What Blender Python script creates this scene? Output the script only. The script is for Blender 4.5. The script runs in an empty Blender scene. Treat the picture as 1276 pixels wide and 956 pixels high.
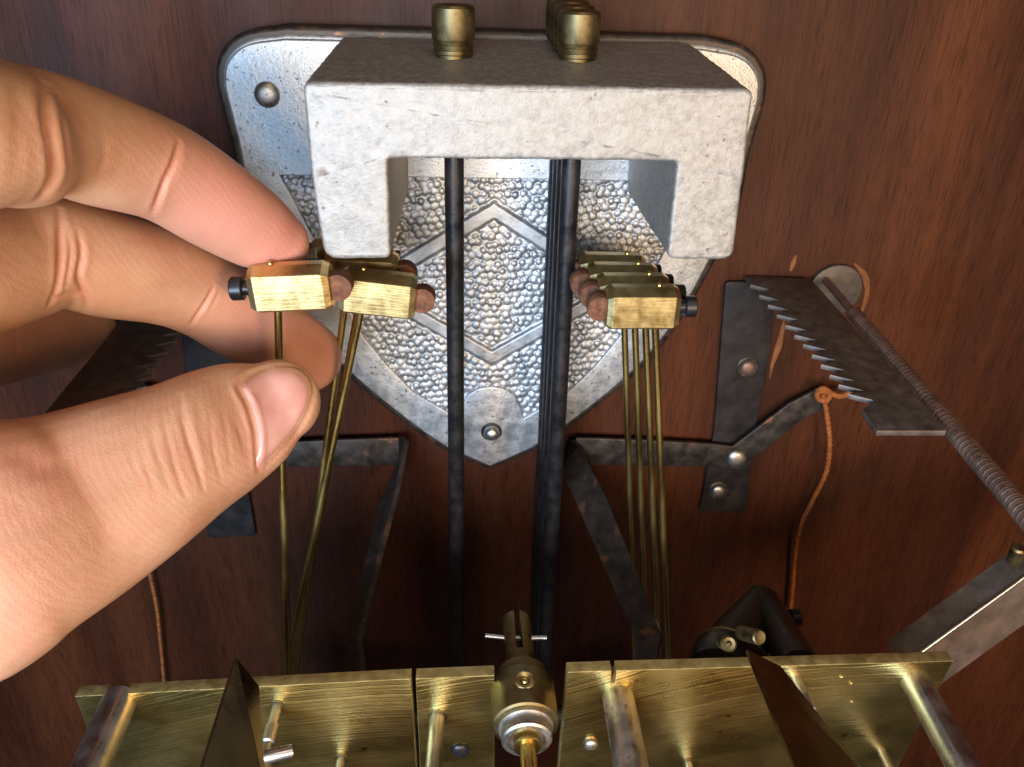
import bpy, bmesh, math, random
import numpy as np
from mathutils import Vector, Matrix, Quaternion
from mathutils.bvhtree import BVHTree
random.seed(7); rng = np.random.default_rng(7)
S = 0.001                                   # everything below is in millimetres, the scene in metres
scene = bpy.context.scene
COL = scene.collection

# ------------------------------------------------------------------ camera
AX = Vector((0.99874587, 0.00369927, 0.04993001))
AD = Vector((-0.04223304, -0.47336198, 0.87985499))
AU = Vector((0.02688979, -0.88086023, -0.47261209))     # world axes seen from the camera (x right, y down, z ahead)
CAM = Vector((-10.015, -206.745, 20.621))
FOC, PCX, PCY = 1000.0, 638.0, 478.0
def ray(px, py):
    c = Vector(((px - PCX) / FOC, (py - PCY) / FOC, 1.0))
    return Vector((AX.dot(c), AD.dot(c), AU.dot(c)))
def atY(px, py, Y):
    r = ray(px, py); return CAM + r * ((Y - CAM.y) / r.y)
def atZ(px, py, Z):
    r = ray(px, py); return CAM + r * ((Z - CAM.z) / r.z)
def depth(p):
    return (AX.z * (p.x - CAM.x) + AD.z * (p.y - CAM.y) + AU.z * (p.z - CAM.z))
cam = bpy.data.cameras.new('camera'); camo = bpy.data.objects.new('camera', cam); COL.objects.link(camo)
# camera axes in world: right, down, ahead
right = Vector((AX.x, AD.x, AU.x)); down = Vector((AX.y, AD.y, AU.y)); ahead = Vector((AX.z, AD.z, AU.z))
R = Matrix((right, -down, -ahead)).transposed()
camo.matrix_world = Matrix.Translation(CAM * S) @ R.to_4x4()
cam.sensor_width = 36; cam.lens = FOC / 1276 * 36
cam.clip_start = 0.005; cam.clip_end = 20
cam.dof.use_dof = True; cam.dof.focus_distance = 0.163; cam.dof.aperture_fstop = 34
scene.camera = camo

# ------------------------------------------------------------------ world and lamps
w = bpy.data.worlds.new('World'); scene.world = w; w.use_nodes = True
w.node_tree.nodes['Background'].inputs[0].default_value = (0.80, 0.78, 0.80, 1)
w.node_tree.nodes['Background'].inputs[1].default_value = 0.050
def area(name, loc, aim, size, power, col):
    l = bpy.data.lights.new(name, 'AREA'); l.shape = 'DISK'; l.size = size * S; l.energy = power; l.color = col
    o = bpy.data.objects.new(name, l); COL.objects.link(o); o.location = Vector(loc) * S
    o.rotation_euler = (Vector(aim) - Vector(loc)).to_track_quat('-Z', 'Y').to_euler()
    return o
area('key_lamp', (-75, -480, 0), (-10, -30, -40), 220, 2.0, (1.0, 0.95, 0.90))
area('window_light', (-195, -410, -30), (-20, -10, -40), 140, 1.55, (0.33, 0.64, 1.0))
area('warm_lamp', (170, -440, -10), (20, -10, -60), 140, 1.1, (1.0, 0.68, 0.38))
area('overhead_fill', (60, -330, 420), (0, -60, -110), 160, 0.36, (1.0, 0.80, 0.56))  # added fill from above, lifts upward faces and the lower wood
scene.view_settings.view_transform = 'Standard'; scene.view_settings.look = 'None'
scene.view_settings.exposure = 0.0; scene.view_settings.gamma = 1.0
scene.view_settings.use_curve_mapping = False
scene.render.engine = 'CYCLES'
scene.cycles.use_denoising = True

# ------------------------------------------------------------------ materials
def mat(name, c1, c2=None, rough=0.5, metal=0.0, scale=200, detail=6, stretch=(1, 1, 1), lo=0.35, hi=0.65,
        bump=0.0, bscale=None, bstretch=None, speck=None, rvar=0.0, coat=0.0, aniso=0.0, sss=0.0, bdist=0.0002, spec=0.5):
    m = bpy.data.materials.new(name); m.use_nodes = True
    nt = m.node_tree; N = nt.nodes; L = nt.links
    b = N['Principled BSDF']
    b.inputs['Roughness'].default_value = rough; b.inputs['Metallic'].default_value = metal
    b.inputs['Coat Weight'].default_value = coat; b.inputs['Coat Roughness'].default_value = 0.25
    b.inputs['Specular IOR Level'].default_value = spec
    tc = N.new('ShaderNodeTexCoord')
    def noise(sc, st, det=detail):
        mp = N.new('ShaderNodeMapping'); mp.inputs['Scale'].default_value = st
        L.new(tc.outputs['Object'], mp.inputs['Vector'])
        n = N.new('ShaderNodeTexNoise'); n.inputs['Scale'].default_value = sc; n.inputs['Detail'].default_value = det
        n.inputs['Roughness'].default_value = 0.62
        L.new(mp.outputs[0], n.inputs['Vector']); return n
    n = noise(scale, stretch)
    cr = N.new('ShaderNodeValToRGB'); e = cr.color_ramp.elements
    e[0].position = lo; e[1].position = hi
    e[0].color = (*c1, 1); e[1].color = (*(c2 or c1), 1)
    L.new(n.outputs['Fac'], cr.inputs['Fac'])
    out = cr.outputs['Color']
    if speck:                                   # (colour, scale, threshold): small pits or spots
        n2 = noise(speck[1], (1, 1, 1), 3)
        r2 = N.new('ShaderNodeValToRGB'); r2.color_ramp.elements[0].position = speck[2]; r2.color_ramp.elements[1].position = speck[2] + 0.06
        L.new(n2.outputs['Fac'], r2.inputs['Fac'])
        mx = N.new('ShaderNodeMix'); mx.data_type = 'RGBA'
        L.new(r2.outputs['Color'], mx.inputs[0]); L.new(out, mx.inputs[6]); mx.inputs[7].default_value = (*speck[0], 1)
        out = mx.outputs[2]
    L.new(out, b.inputs['Base Color'])
    if rvar:
        mr = N.new('ShaderNodeMapRange'); mr.inputs[3].default_value = max(0.03, rough - rvar); mr.inputs[4].default_value = min(1, rough + rvar)
        mr.inputs[1].default_value = 0.3; mr.inputs[2].default_value = 0.7
        L.new(n.outputs['Fac'], mr.inputs[0]); L.new(mr.outputs[0], b.inputs['Roughness'])
    if bump:
        nb = noise(bscale or scale * 2, bstretch or stretch, 5)
        bp = N.new('ShaderNodeBump'); bp.inputs['Strength'].default_value = bump; bp.inputs['Distance'].default_value = bdist
        L.new(nb.outputs['Fac'], bp.inputs['Height']); L.new(bp.outputs[0], b.inputs['Normal'])
    if sss:
        b.inputs['Subsurface Weight'].default_value = sss; b.inputs['Subsurface Scale'].default_value = 0.0016
        b.inputs['Subsurface Radius'].default_value = (1.0, 0.36, 0.18)
    return m

M = {}
M['cast'] = mat('cast_zinc', (.25, .232, .213), (.42, .395, .365), .56, .5, 850, 14, lo=.33, hi=.64, bump=.45, bscale=1500, speck=((.15, .13, .115), 560, .67), rvar=.08)
M['plate'] = mat('silver_paint', (.42, .45, .49), (.60, .62, .65), .45, .75, 350, 7, bump=.5, bscale=1500, speck=((.12, .10, .09), 900, .62), rvar=.1)
M['relief'] = mat('silver_relief', (.32, .345, .38), (.55, .57, .60), .50, .85, 300, 7, bump=.3, bscale=1300, rvar=.08)
def brushed_brass():
    m = mat('brushed_brass', (.50, .36, .11), (.68, .505, .19), .30, 1, 45, 7, (1, 1, 1.6), rvar=.07, speck=((.22, .14, .05), 260, .68))
    nt = m.node_tree; N = nt.nodes; L = nt.links; b = N['Principled BSDF']
    tc = N.new('ShaderNodeTexCoord'); vm = N.new('ShaderNodeVectorMath'); vm.operation = 'DISTANCE'; vm.inputs[1].default_value = (.03, 0, -.11)
    L.new(tc.outputs['Object'], vm.inputs[0])
    n0 = N.new('ShaderNodeTexNoise'); n0.inputs['Scale'].default_value = 30; L.new(tc.outputs['Object'], n0.inputs['Vector'])
    ma = N.new('ShaderNodeMath'); ma.operation = 'MULTIPLY_ADD'; ma.inputs[1].default_value = .004; L.new(n0.outputs['Fac'], ma.inputs[0]); L.new(vm.outputs['Value'], ma.inputs[2])
    nw = N.new('ShaderNodeTexNoise'); nw.noise_dimensions = '1D'; nw.inputs['Scale'].default_value = 1500; nw.inputs['Detail'].default_value = 6; L.new(ma.outputs[0], nw.inputs['W'])
    bp = N.new('ShaderNodeBump'); bp.inputs['Strength'].default_value = .45; bp.inputs['Distance'].default_value = .0002
    L.new(nw.outputs['Fac'], bp.inputs['Height']); L.new(bp.outputs[0], b.inputs['Normal'])
    return m
M['brass'] = brushed_brass()
M['brass_edge'] = mat('sawn_brass_edge', (.44, .33, .12), (.66, .52, .22), .50, .85, 400, 6, (1, 1, 1), bump=.6, bscale=900, rvar=.1)
M['brass_head'] = mat('satin_brass', (.56, .42, .18), (.70, .55, .27), .36, 1, 300, 5, bump=.2, bscale=300, bstretch=(.4, 1, 8), rvar=.08, speck=((.42, .28, .10), 500, .70))
M['brass_rod'] = mat('drawn_brass', (.50, .36, .12), (.66, .49, .18), .32, 1, 200, 5, (1, 1, .2), rvar=.1, speck=((.28, .20, .09), 500, .66))
M['brass_old'] = mat('tarnished_brass', (.13, .098, .045), (.25, .19, .09), .5, 1, 260, 6, rvar=.12, bump=.25, bscale=500, speck=((.16, .12, .06), 420, .64))
M['steel'] = mat('polished_steel', (.52, .53, .55), (.66, .66, .67), .33, 1, 220, 6, (1, 1, 1), rvar=.1, bump=.15, bscale=600, speck=((.34, .24, .16), 300, .70))
M['steel_dull'] = mat('dull_steel', (.40, .37, .35), (.58, .54, .50), .45, 1, 260, 7, rvar=.12, bump=.25, bscale=500, speck=((.30, .17, .10), 260, .62))
M['black_rod'] = mat('blued_rod', (.018, .018, .022), (.045, .041, .042), .38, .6, 240, 7, rvar=.14, speck=((.16, .12, .10), 330, .70), bump=.25, bscale=700)
M['black_screw'] = mat('blackened_steel', (.02, .02, .022), (.045, .045, .05), .34, .6, 300, 5, rvar=.1)
M['iron'] = mat('brown_iron', (.042, .035, .031), (.09, .075, .066), .46, .7, 260, 7, rvar=.12, bump=.3, bscale=500, speck=((.20, .10, .06), 160, .62))
M['iron_wash'] = mat('grey_washer', (.075, .06, .05), (.15, .12, .10), .5, .5, 160, 7, rvar=.1, bump=.2, bscale=500)
M['iron_blue'] = mat('blued_strap', (.020, .016, .016), (.040, .032, .031), .5, .5, 140, 6, rvar=.12, bump=.2, bscale=500)
M['iron_pale'] = mat('worn_iron', (.17, .098, .072), (.29, .17, .125), .5, .6, 160, 7, rvar=.12, bump=.3, bscale=500)
M['iron_glint'] = mat('tooth_glint', (.11, .085, .07), (.21, .16, .135), .48, .6, 300, 6, rvar=.1)  # paler steel colour, stands in for the reflection on the rack's forward faces
M['rack'] = mat('grey_brown_steel', (.085, .070, .060), (.17, .14, .122), .48, .55, 300, 8, rvar=.1, bump=.35, bscale=600, speck=((.22, .13, .09), 260, .66))
M['iron_bar'] = mat('rusty_bar', (.16, .115, .09), (.27, .195, .155), .48, .6, 130, 8, rvar=.12, bump=.3, bscale=600, speck=((.30, .15, .09), 120, .60))
M['leather'] = mat('brown_leather', (.10, .042, .024), (.22, .095, .052), .85, 0, 500, 7, bump=.8, bscale=900, spec=.25, speck=((.33, .20, .14), 700, .66))
M['cord'] = mat('orange_cord', (.20, .060, .016), (.36, .115, .032), .9, 0, 700, 5, bump=.6, bscale=1500, spec=.2)
M['rawwood'] = mat('raw_wood', (.09, .028, .008), (.26, .085, .02), .75, 0, 300, 6, (1, 1, .5), lo=.3, hi=.7, bump=.6)
M['dark'] = mat('black_enamel', (.010, .010, .009), (.026, .024, .02), .35, .2, 150, 5, rvar=.1)
M['fan'] = mat('dark_brass_sheet', (.19, .14, .055), (.28, .215, .09), .32, 1, 90, 6, rvar=.1, bump=.2, bscale=400)

def wood_material(tone=(1, 1, 1), shift=0.0):
    m = bpy.data.materials.new('varnished_mahogany'); m.use_nodes = True
    nt = m.node_tree; N = nt.nodes; L = nt.links; b = N['Principled BSDF']
    tc = N.new('ShaderNodeTexCoord')
    def nz(sc, st, det=6, ro=.6):
        mp = N.new('ShaderNodeMapping'); mp.inputs['Scale'].default_value = st; mp.inputs['Location'].default_value = (shift, 0, shift); L.new(tc.outputs['Object'], mp.inputs['Vector'])
        n = N.new('ShaderNodeTexNoise'); n.inputs['Scale'].default_value = sc; n.inputs['Detail'].default_value = det; n.inputs['Roughness'].default_value = ro
        n.inputs['Distortion'].default_value = .3
        L.new(mp.outputs[0], n.inputs['Vector']); return n
    def ramp(n, stops):
        r = N.new('ShaderNodeValToRGB'); e = r.color_ramp.elements
        while len(e) < len(stops): e.new(.5)
        for k, (p, c) in zip(e, stops): k.position = p; k.color = (*c, 1)
        L.new(n.outputs['Fac'], r.inputs['Fac']); return r
    def mul(a, c, f=1.0):
        x = N.new('ShaderNodeMix'); x.data_type = 'RGBA'; x.blend_type = 'MULTIPLY'; x.inputs[0].default_value = f
        L.new(a, x.inputs[6]); L.new(c, x.inputs[7]); return x.outputs[2]
    broad = ramp(nz(30, (1, 1, .16), 4), [(.3, (.024, .0080, .0044)), (.5, (.042, .0138, .0064)), (.72, (.074, .0255, .0100))])
    streak = ramp(nz(260, (1, 1, .035), 6), [(.30, (.80, .78, .77)), (.55, (1, 1, 1)), (.75, (1.15, 1.13, 1.11))])
    pores = ramp(nz(2200, (1, 1, .06), 4), [(.36, (.35, .30, .28)), (.50, (1, 1, 1))])
    broad_ = broad
    for k in broad.color_ramp.elements: k.color = tuple(a * b for a, b in zip(k.color[:3], tone)) + (1,)
    c = mul(mul(broad.outputs[0], streak.outputs[0]), pores.outputs[0], .7)
    L.new(c, b.inputs['Base Color'])
    b.inputs['Roughness'].default_value = .5; b.inputs['Specular IOR Level'].default_value = .22
    r = ramp(nz(45, (1, 1, .5), 5), [(.3, (.44,) * 3), (.7, (.60,) * 3)]); L.new(r.outputs[0], b.inputs['Roughness'])
    nb = nz(900, (1, 1, .05), 4); bp = N.new('ShaderNodeBump'); bp.inputs['Strength'].default_value = .35; bp.inputs['Distance'].default_value = .0002
    L.new(nb.outputs['Fac'], bp.inputs['Height']); L.new(bp.outputs[0], b.inputs['Normal'])
    return m
M['wood'] = wood_material((1.38, 1.14, .96))

def skin_material():
    m = bpy.data.materials.new('skin'); m.use_nodes = True
    nt = m.node_tree; N = nt.nodes; L = nt.links; b = N['Principled BSDF']
    tc = N.new('ShaderNodeTexCoord')
    def nz(sc, det=5, st=(1, 1, 1)):
        mp = N.new('ShaderNodeMapping'); mp.inputs['Scale'].default_value = st; L.new(tc.outputs['Object'], mp.inputs['Vector'])
        n = N.new('ShaderNodeTexNoise'); n.inputs['Scale'].default_value = sc; n.inputs['Detail'].default_value = det
        L.new(mp.outputs[0], n.inputs['Vector']); return n
    r = N.new('ShaderNodeValToRGB'); e = r.color_ramp.elements
    e[0].position = .30; e[0].color = (.43, .215, .117, 1); e[1].position = .72; e[1].color = (.60, .35, .212, 1)
    L.new(nz(95, 9).outputs['Fac'], r.inputs['Fac'])
    at = N.new('ShaderNodeAttribute'); at.attribute_name = 'flush'
    mx = N.new('ShaderNodeMix'); mx.data_type = 'RGBA'; L.new(at.outputs['Fac'], mx.inputs[0]); L.new(r.outputs[0], mx.inputs[6])
    mx.inputs[7].default_value = (.66, .28, .225, 1)
    r2 = N.new('ShaderNodeValToRGB'); r2.color_ramp.elements[0].position = .42; r2.color_ramp.elements[1].position = .75
    r2.color_ramp.elements[1].color = (.42, .42, .42, 1); L.new(nz(240, 4).outputs['Fac'], r2.inputs['Fac'])
    mx2 = N.new('ShaderNodeMix'); mx2.data_type = 'RGBA'; L.new(r2.outputs[0], mx2.inputs[0]); L.new(mx.outputs[2], mx2.inputs[6]); mx2.inputs[7].default_value = (.58, .25, .17, 1); mx = mx2
    L.new(mx.outputs[2], b.inputs['Base Color'])
    b.inputs['Roughness'].default_value = .5; b.inputs['Specular IOR Level'].default_value = .4
    b.inputs['Subsurface Weight'].default_value = .35; b.inputs['Subsurface Scale'].default_value = .0014
    b.inputs['Subsurface Radius'].default_value = (1, .45, .3)
    v = N.new('ShaderNodeTexVoronoi'); v.inputs['Scale'].default_value = 2600; L.new(tc.outputs['Object'], v.inputs['Vector'])
    ad = N.new('ShaderNodeMath'); ad.operation = 'ADD'; L.new(v.outputs['Distance'], ad.inputs[0]); L.new(nz(500, 5).outputs['Fac'], ad.inputs[1])
    mp = N.new('ShaderNodeMapping'); mp.inputs['Rotation'].default_value = (.3, .5, 0); L.new(tc.outputs['Object'], mp.inputs['Vector'])
    wv = N.new('ShaderNodeTexWave'); wv.inputs['Scale'].default_value = 330; wv.inputs['Distortion'].default_value = 5; wv.inputs['Detail'].default_value = 2; wv.inputs['Detail Scale'].default_value = .6
    L.new(mp.outputs[0], wv.inputs['Vector'])
    a2 = N.new('ShaderNodeMath'); a2.operation = 'MULTIPLY_ADD'; a2.inputs[1].default_value = .45; L.new(wv.outputs['Fac'], a2.inputs[0]); L.new(ad.outputs[0], a2.inputs[2]); ad = a2
    bp = N.new('ShaderNodeBump'); bp.inputs['Strength'].default_value = .30; bp.inputs['Distance'].default_value = .00012
    L.new(ad.outputs[0], bp.inputs['Height']); L.new(bp.outputs[0], b.inputs['Normal'])
    return m
M['skin'] = skin_material()
M['nail'] = mat('fingernail', (.58, .27, .215), (.68, .36, .30), .30, 0, 120, 4, bump=.12, bscale=300, bstretch=(1, 1, 1), sss=.3)

# ------------------------------------------------------------------ object helpers
def thing(name, label, cat, base, group=None):
    o = bpy.data.objects.new(name, None); o.empty_display_size = .005; COL.objects.link(o)
    o.location = Vector(base) * S; o['label'] = label; o['category'] = cat
    if group: o['group'] = group
    return o
def origin(o):
    p = Vector((0, 0, 0)); q = o
    while q is not None: p = p + q.location; q = q.parent
    return p / S
def link_mesh(name, me, m, parent=None, smooth=None, loc=None):
    if smooth is not None:
        for p in me.polygons: p.use_smooth = True
        if smooth < 180: me.set_sharp_from_angle(angle=math.radians(smooth))
    o = bpy.data.objects.new(name, me); COL.objects.link(o)
    if m and not me.materials: me.materials.append(m)
    if parent: o.parent = parent
    return o
def build(name, V, F, m, parent=None, smooth=35, at=None):
    """V in world mm; a child's own origin sits at `at` (default: centre of its points)"""
    V = [Vector(v) for v in V]
    if at is None:
        lo = Vector([min(v[i] for v in V) for i in range(3)]); hi = Vector([max(v[i] for v in V) for i in range(3)])
        at = (lo + hi) / 2
    at = Vector(at)
    me = bpy.data.meshes.new(name); me.from_pydata([tuple((v - at) * S) for v in V], [], [tuple(f) for f in F]); me.update()
    bm = bmesh.new(); bm.from_mesh(me); bmesh.ops.recalc_face_normals(bm, faces=bm.faces[:]); bm.to_mesh(me); bm.free()
    o = link_mesh(name, me, m, parent, smooth)
    o.location = (at - (origin(parent) if parent else Vector((0, 0, 0)))) * S
    return o
def bm_out(bm):
    bm.verts.index_update()
    return [v.co.copy() for v in bm.verts], [[v.index for v in f.verts] for f in bm.faces]
def merge(*vf):
    V, F = [], []
    for v, f in vf:
        k = len(V); V += list(v); F += [[i + k for i in q] for q in f]
    return V, F
def box(lo, hi, bev=0.3, seg=2):
    bm = bmesh.new(); bmesh.ops.create_cube(bm, size=1)
    for v in bm.verts: v.co = Vector([(lo[i] + hi[i]) / 2 + v.co[i] * (hi[i] - lo[i]) for i in range(3)])
    if bev: bmesh.ops.bevel(bm, geom=bm.edges[:], offset=bev, segments=seg, profile=.5, affect='EDGES')
    r = bm_out(bm); bm.free(); return r
def frame(d):
    d = Vector(d).normalized(); a = Vector((0, 0, 1)) if abs(d.z) < .9 else Vector((1, 0, 0))
    u = d.cross(a).normalized(); return u, d.cross(u).normalized(), d
def lathe(p0, d, prof, n=32, cap=True):
    """prof: (distance along d, radius)"""
    u, v, d = frame(d); p0 = Vector(p0); V, F = [], []
    for h, r in prof:
        for k in range(n):
            a = 2 * math.pi * k / n; V.append(p0 + d * h + (u * math.cos(a) + v * math.sin(a)) * r)
    for i in range(len(prof) - 1):
        for k in range(n):
            F.append([i * n + k, i * n + (k + 1) % n, (i + 1) * n + (k + 1) % n, (i + 1) * n + k])
    if cap: F.append(list(range(n))[::-1]); F.append([(len(prof) - 1) * n + k for k in range(n)])
    return V, F
def catmull(pts, n):
    P = [np.array(p, float) for p in pts]; P = [2 * P[0] - P[1]] + P + [2 * P[-1] - P[-2]]; out = []
    for i in range(1, len(P) - 2):
        for k in range(n):
            t = k / n; a, b, c, d = P[i - 1], P[i], P[i + 1], P[i + 2]
            out.append(.5 * (2 * b + (c - a) * t + (2 * a - 5 * b + 4 * c - d) * t * t + (-a + 3 * b - 3 * c + d) * t ** 3))
    out.append(P[-2]); return out
def tube(path, rad, n=16, flat=None):
    P = [Vector(p) for p in path]; Rr = rad if hasattr(rad, '__len__') else [rad] * len(P); V, F = [], []
    t = (P[1] - P[0]).normalized(); u, v, _ = frame(t)
    for i, p in enumerate(P):
        tn = (P[min(i + 1, len(P) - 1)] - P[max(i - 1, 0)]).normalized()
        q = t.rotation_difference(tn); u = q @ u; v = q @ v; t = tn
        for k in range(n):
            a = 2 * math.pi * k / n; V.append(p + (u * math.cos(a) + v * math.sin(a)) * Rr[i])
    for i in range(len(P) - 1):
        for k in range(n): F.append([i * n + k, i * n + (k + 1) % n, (i + 1) * n + (k + 1) % n, (i + 1) * n + k])
    F.append(list(range(n))[::-1]); F.append([(len(P) - 1) * n + k for k in range(n)])
    return V, F
def prism(outlines, thick, bev=.25, res=2, cyc=True):
    """flat plate from 2D outlines (holes allowed); local z from -thick/2 to thick/2"""
    cu = bpy.data.curves.new('outline', 'CURVE'); cu.dimensions = '2D'; cu.fill_mode = 'BOTH'
    cu.extrude = thick / 2 - bev; cu.bevel_depth = bev; cu.bevel_resolution = res; cu.offset = -bev
    for ol in outlines:
        s = cu.splines.new('POLY'); s.points.add(len(ol) - 1); s.use_cyclic_u = True
        for p, q in zip(s.points, ol): p.co = (q[0], q[1], 0, 1)
    o = bpy.data.objects.new('outline', cu); COL.objects.link(o)
    dg = bpy.context.evaluated_depsgraph_get(); me = bpy.data.meshes.new_from_object(o.evaluated_get(dg))
    bm = bmesh.new(); bm.from_mesh(me); bmesh.ops.remove_doubles(bm, verts=bm.verts[:], dist=1e-4)
    r = bm_out(bm); bm.free(); bpy.data.objects.remove(o); bpy.data.curves.remove(cu); bpy.data.meshes.remove(me)
    return r
def place(vf, o, U, Vv, W=None):
    o, U, Vv = Vector(o), Vector(U), Vector(Vv); W = Vector(W) if W is not None else U.cross(Vv)
    return [o + U * p[0] + Vv * p[1] + W * p[2] for p in vf[0]], vf[1]
def facing(outlines, Yfront, thick, bev=.25, res=2):
    """plate parallel to the backboard: outlines in (X, Z), front face at Yfront"""
    return place(prism(outlines, thick, bev, res), (0, Yfront + thick / 2, 0), (1, 0, 0), (0, 0, 1), (0, -1, 0))
def circ(cx, cy, r, n=28, a0=0, a1=2 * math.pi):
    full = abs(a1 - a0 - 2 * math.pi) < 1e-6
    return [(cx + r * math.cos(a0 + (a1 - a0) * k / (n if full else n - 1)), cy + r * math.sin(a0 + (a1 - a0) * k / (n if full else n - 1))) for k in range(n)]
def round_poly(pts, rad, n=6):
    out = []; m = len(pts)
    for i in range(m):
        p, a, b = Vector(pts[i]), Vector(pts[i - 1]), Vector(pts[(i + 1) % m]); r = rad[i] if hasattr(rad, '__len__') else rad
        if r <= 0: out.append(tuple(p)); continue
        da, db = (a - p), (b - p); r = min(r, da.length * .45, db.length * .45)
        s, e = p + da.normalized() * r, p + db.normalized() * r
        for k in range(n + 1):
            t = k / n; q = s * (1 - t) ** 2 + p * 2 * t * (1 - t) + e * t * t; out.append(tuple(q))
    return out
def copy_tree(o, parent=None):
    c = o.copy(); COL.objects.link(c)
    if parent: c.parent = parent
    for ch in o.children: copy_tree(ch, c)
    return c
def px2(p, Y):
    q = atY(p[0], p[1], Y); return (q.x, q.z)

# ------------------------------------------------------------------ setting: the backboard of the clock case
bb = build('backboard', *box((-480, 0, -520), (480, 12, 300), .5), M['wood'], None)
bb['kind'] = 'structure'
def splinter(px, wpx, Y=-.07):
    pts = [px2(p, 0) for p in px]; L_, R_ = [], []
    for i, p in enumerate(pts):
        a = Vector(pts[max(i - 1, 0)]); b = Vector(pts[min(i + 1, len(pts) - 1)]); t = (b - a).normalized(); nn = Vector((-t.y, t.x))
        ww = wpx[i] / 5.0; L_.append(tuple(Vector(p) + nn * ww * random.uniform(.44, .56))); R_.append(tuple(Vector(p) - nn * ww * random.uniform(.44, .56)))
    o = build('splintered_edge', *facing([L_ + R_[::-1]], Y, 1.0, .03), M['rawwood'], bb)
splinter([(1064, 328), (1070, 334), (1076, 341), (1080, 350), (1081, 360), (1080, 369), (1077, 380), (1073, 390), (1070, 402)], [1, 5, 8, 10, 7, 8, 5, 4, 1])
splinter([(992, 318), (988, 328), (985, 338)], [2, 7, 3])
splinter([(977, 398), (976, 408), (973, 420), (970, 432), (966, 443), (962, 456), (959, 472)], [1, 6, 7, 10, 8, 5, 1])

def inset(pl, d):
    out = []; m = len(pl)
    for i in range(m):
        a, p, b = Vector(pl[i - 1]), Vector(pl[i]), Vector(pl[(i + 1) % m])
        n1 = (p - a).normalized(); n2 = (b - p).normalized(); n1 = Vector((-n1.y, n1.x)); n2 = Vector((-n2.y, n2.x))
        q = (n1 + n2); q = q / max(q.length, 1e-6); out.append(tuple(p - q * d / max(q.dot(n1), .5)))
    return out
def area2(pl): return sum(pl[i - 1][0] * pl[i][1] - pl[i][0] * pl[i - 1][1] for i in range(len(pl)))

# ------------------------------------------------------------------ chime block: shield plate, cast bracket, screws
PX = -4.6
cb = thing('chime_block', 'silver cast shield plate with arched bracket fixed to the wooden backboard', 'chime block', (PX, 0, -56))
half = [(0, 3.2), (48, 3.2), (57, 1.6), (62, -2.5), (63.4, -8), (62.6, -16)]
rp = [(943, 190), (915, 270), (888, 326), (856, 384), (820, 435), (775, 480), (705, 535), (664, 562), (616, 585)]
rs = [px2(p, -9) for p in rp]
right = [(x + PX, z) for x, z in half] + rs[:-1]
right[6] = (57.2, -23)
tip = (PX, -114.6)
right = [(-4.6, 3.2)] + [tuple(p) for p in catmull([np.array(q) for q in right[1:]], 5)] + [tip]
outline = right + [(2 * PX - x, z) for x, z in right[-2:0:-1]]
base_o = inset(outline, 1.9 if area2(outline) > 0 else -1.7)
if abs(area2(base_o)) < abs(area2(outline)): base_o = inset(outline, -1.9 if area2(outline) > 0 else 1.7)
build('base_flange', *facing([base_o], -6.9, 6.9, 1.2, 3), M['iron'], cb)
build('mounting_plate', *facing([outline], -7.4, 7.3, 1.0, 3), M['plate'], cb)
# raised border with an opening round the hammered panel, and flat top field
opz = -28.5
op = [(944 - 0, 240)]
in_r = [(PX + 52, opz), (PX + 44.5, -46), px2((772, 420), -9), px2((742, 456), -9), px2((708, 489), -9)]
bossr, bossz = 8.6, -91.5
in_r += [px2((668, 520), -9)]
arch = [(PX + 8.6, -97.5), (PX + 8.5, -93.5), (PX + 6.8, -89.5), (PX + 3.6, -87.2), (PX, -86.6)]
hr = in_r[:-1] + [(PX + 9.5, -97.0)] + arch[1:]
hole = hr + [(2 * PX - x, z) for x, z in hr[-2::-1]]
hole = hole[::-1]
if area2(outline) > 0: outline_i = inset(outline, -1.0)
else: outline_i = inset(outline, 1.0)
if abs(area2(outline_i)) > abs(area2(outline)):
    outline_i = inset(outline, 1.0 if area2(outline) > 0 else -1.0)
build('raised_border', *facing([outline_i, hole], -9.0, 1.9, .45, 3), M['plate'], cb)

# hammered relief: real domes on a fine grid, with the lozenge ridge
def inside(P, poly):
    x, y = P[:, 0], P[:, 1]; c = np.zeros(len(P), bool); n = len(poly)
    for i in range(n):
        x1, y1 = poly[i]; x2, y2 = poly[i - 1]
        k = ((y1 > y) != (y2 > y)) & (x < (x2 - x1) * (y - y1) / (y2 - y1 + 1e-12) + x1); c ^= k
    return c
st = .25
gx = np.arange(PX - 56, PX + 56, st); gz = np.arange(-106, opz + 2, st)
GX, GZ = np.meshgrid(gx, gz); H = np.zeros_like(GX)
pitch = 2.05; row = 0; z = -108.0
while z < opz + 3:
    for x in np.arange(PX - 58, PX + 58, pitch):
        cx = x + (pitch / 2 if row % 2 else 0) + rng.normal(0, .22); cz = z + rng.normal(0, .22) + .5 * math.sin(x * .3); r = rng.uniform(.9, 1.2); hh = rng.uniform(.26, .60)
        i0 = int((cx - r - gx[0]) / st); i1 = int((cx + r - gx[0]) / st) + 2; j0 = int((cz - r - gz[0]) / st); j1 = int((cz + r - gz[0]) / st) + 2
        if i1 <= 0 or j1 <= 0 or i0 >= len(gx) or j0 >= len(gz): continue
        i0 = max(i0, 0); j0 = max(j0, 0)
        d2 = ((GX[j0:j1, i0:i1] - cx) ** 2 + (GZ[j0:j1, i0:i1] - cz) ** 2) / r ** 2
        H[j0:j1, i0:i1] = np.maximum(H[j0:j1, i0:i1], hh * np.sqrt(np.clip(1 - d2, 0, 1)))
    z += 1.8; row += 1
cz0 = -57.2; hw, hh_ = 33.0, 20.6                       # lozenge, raised flat ridge
L1 = np.abs(GX - PX) / hw + np.abs(GZ - cz0) / hh_
dist = (L1 - 1) * (hw * hh_ / math.hypot(hw, hh_))
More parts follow.
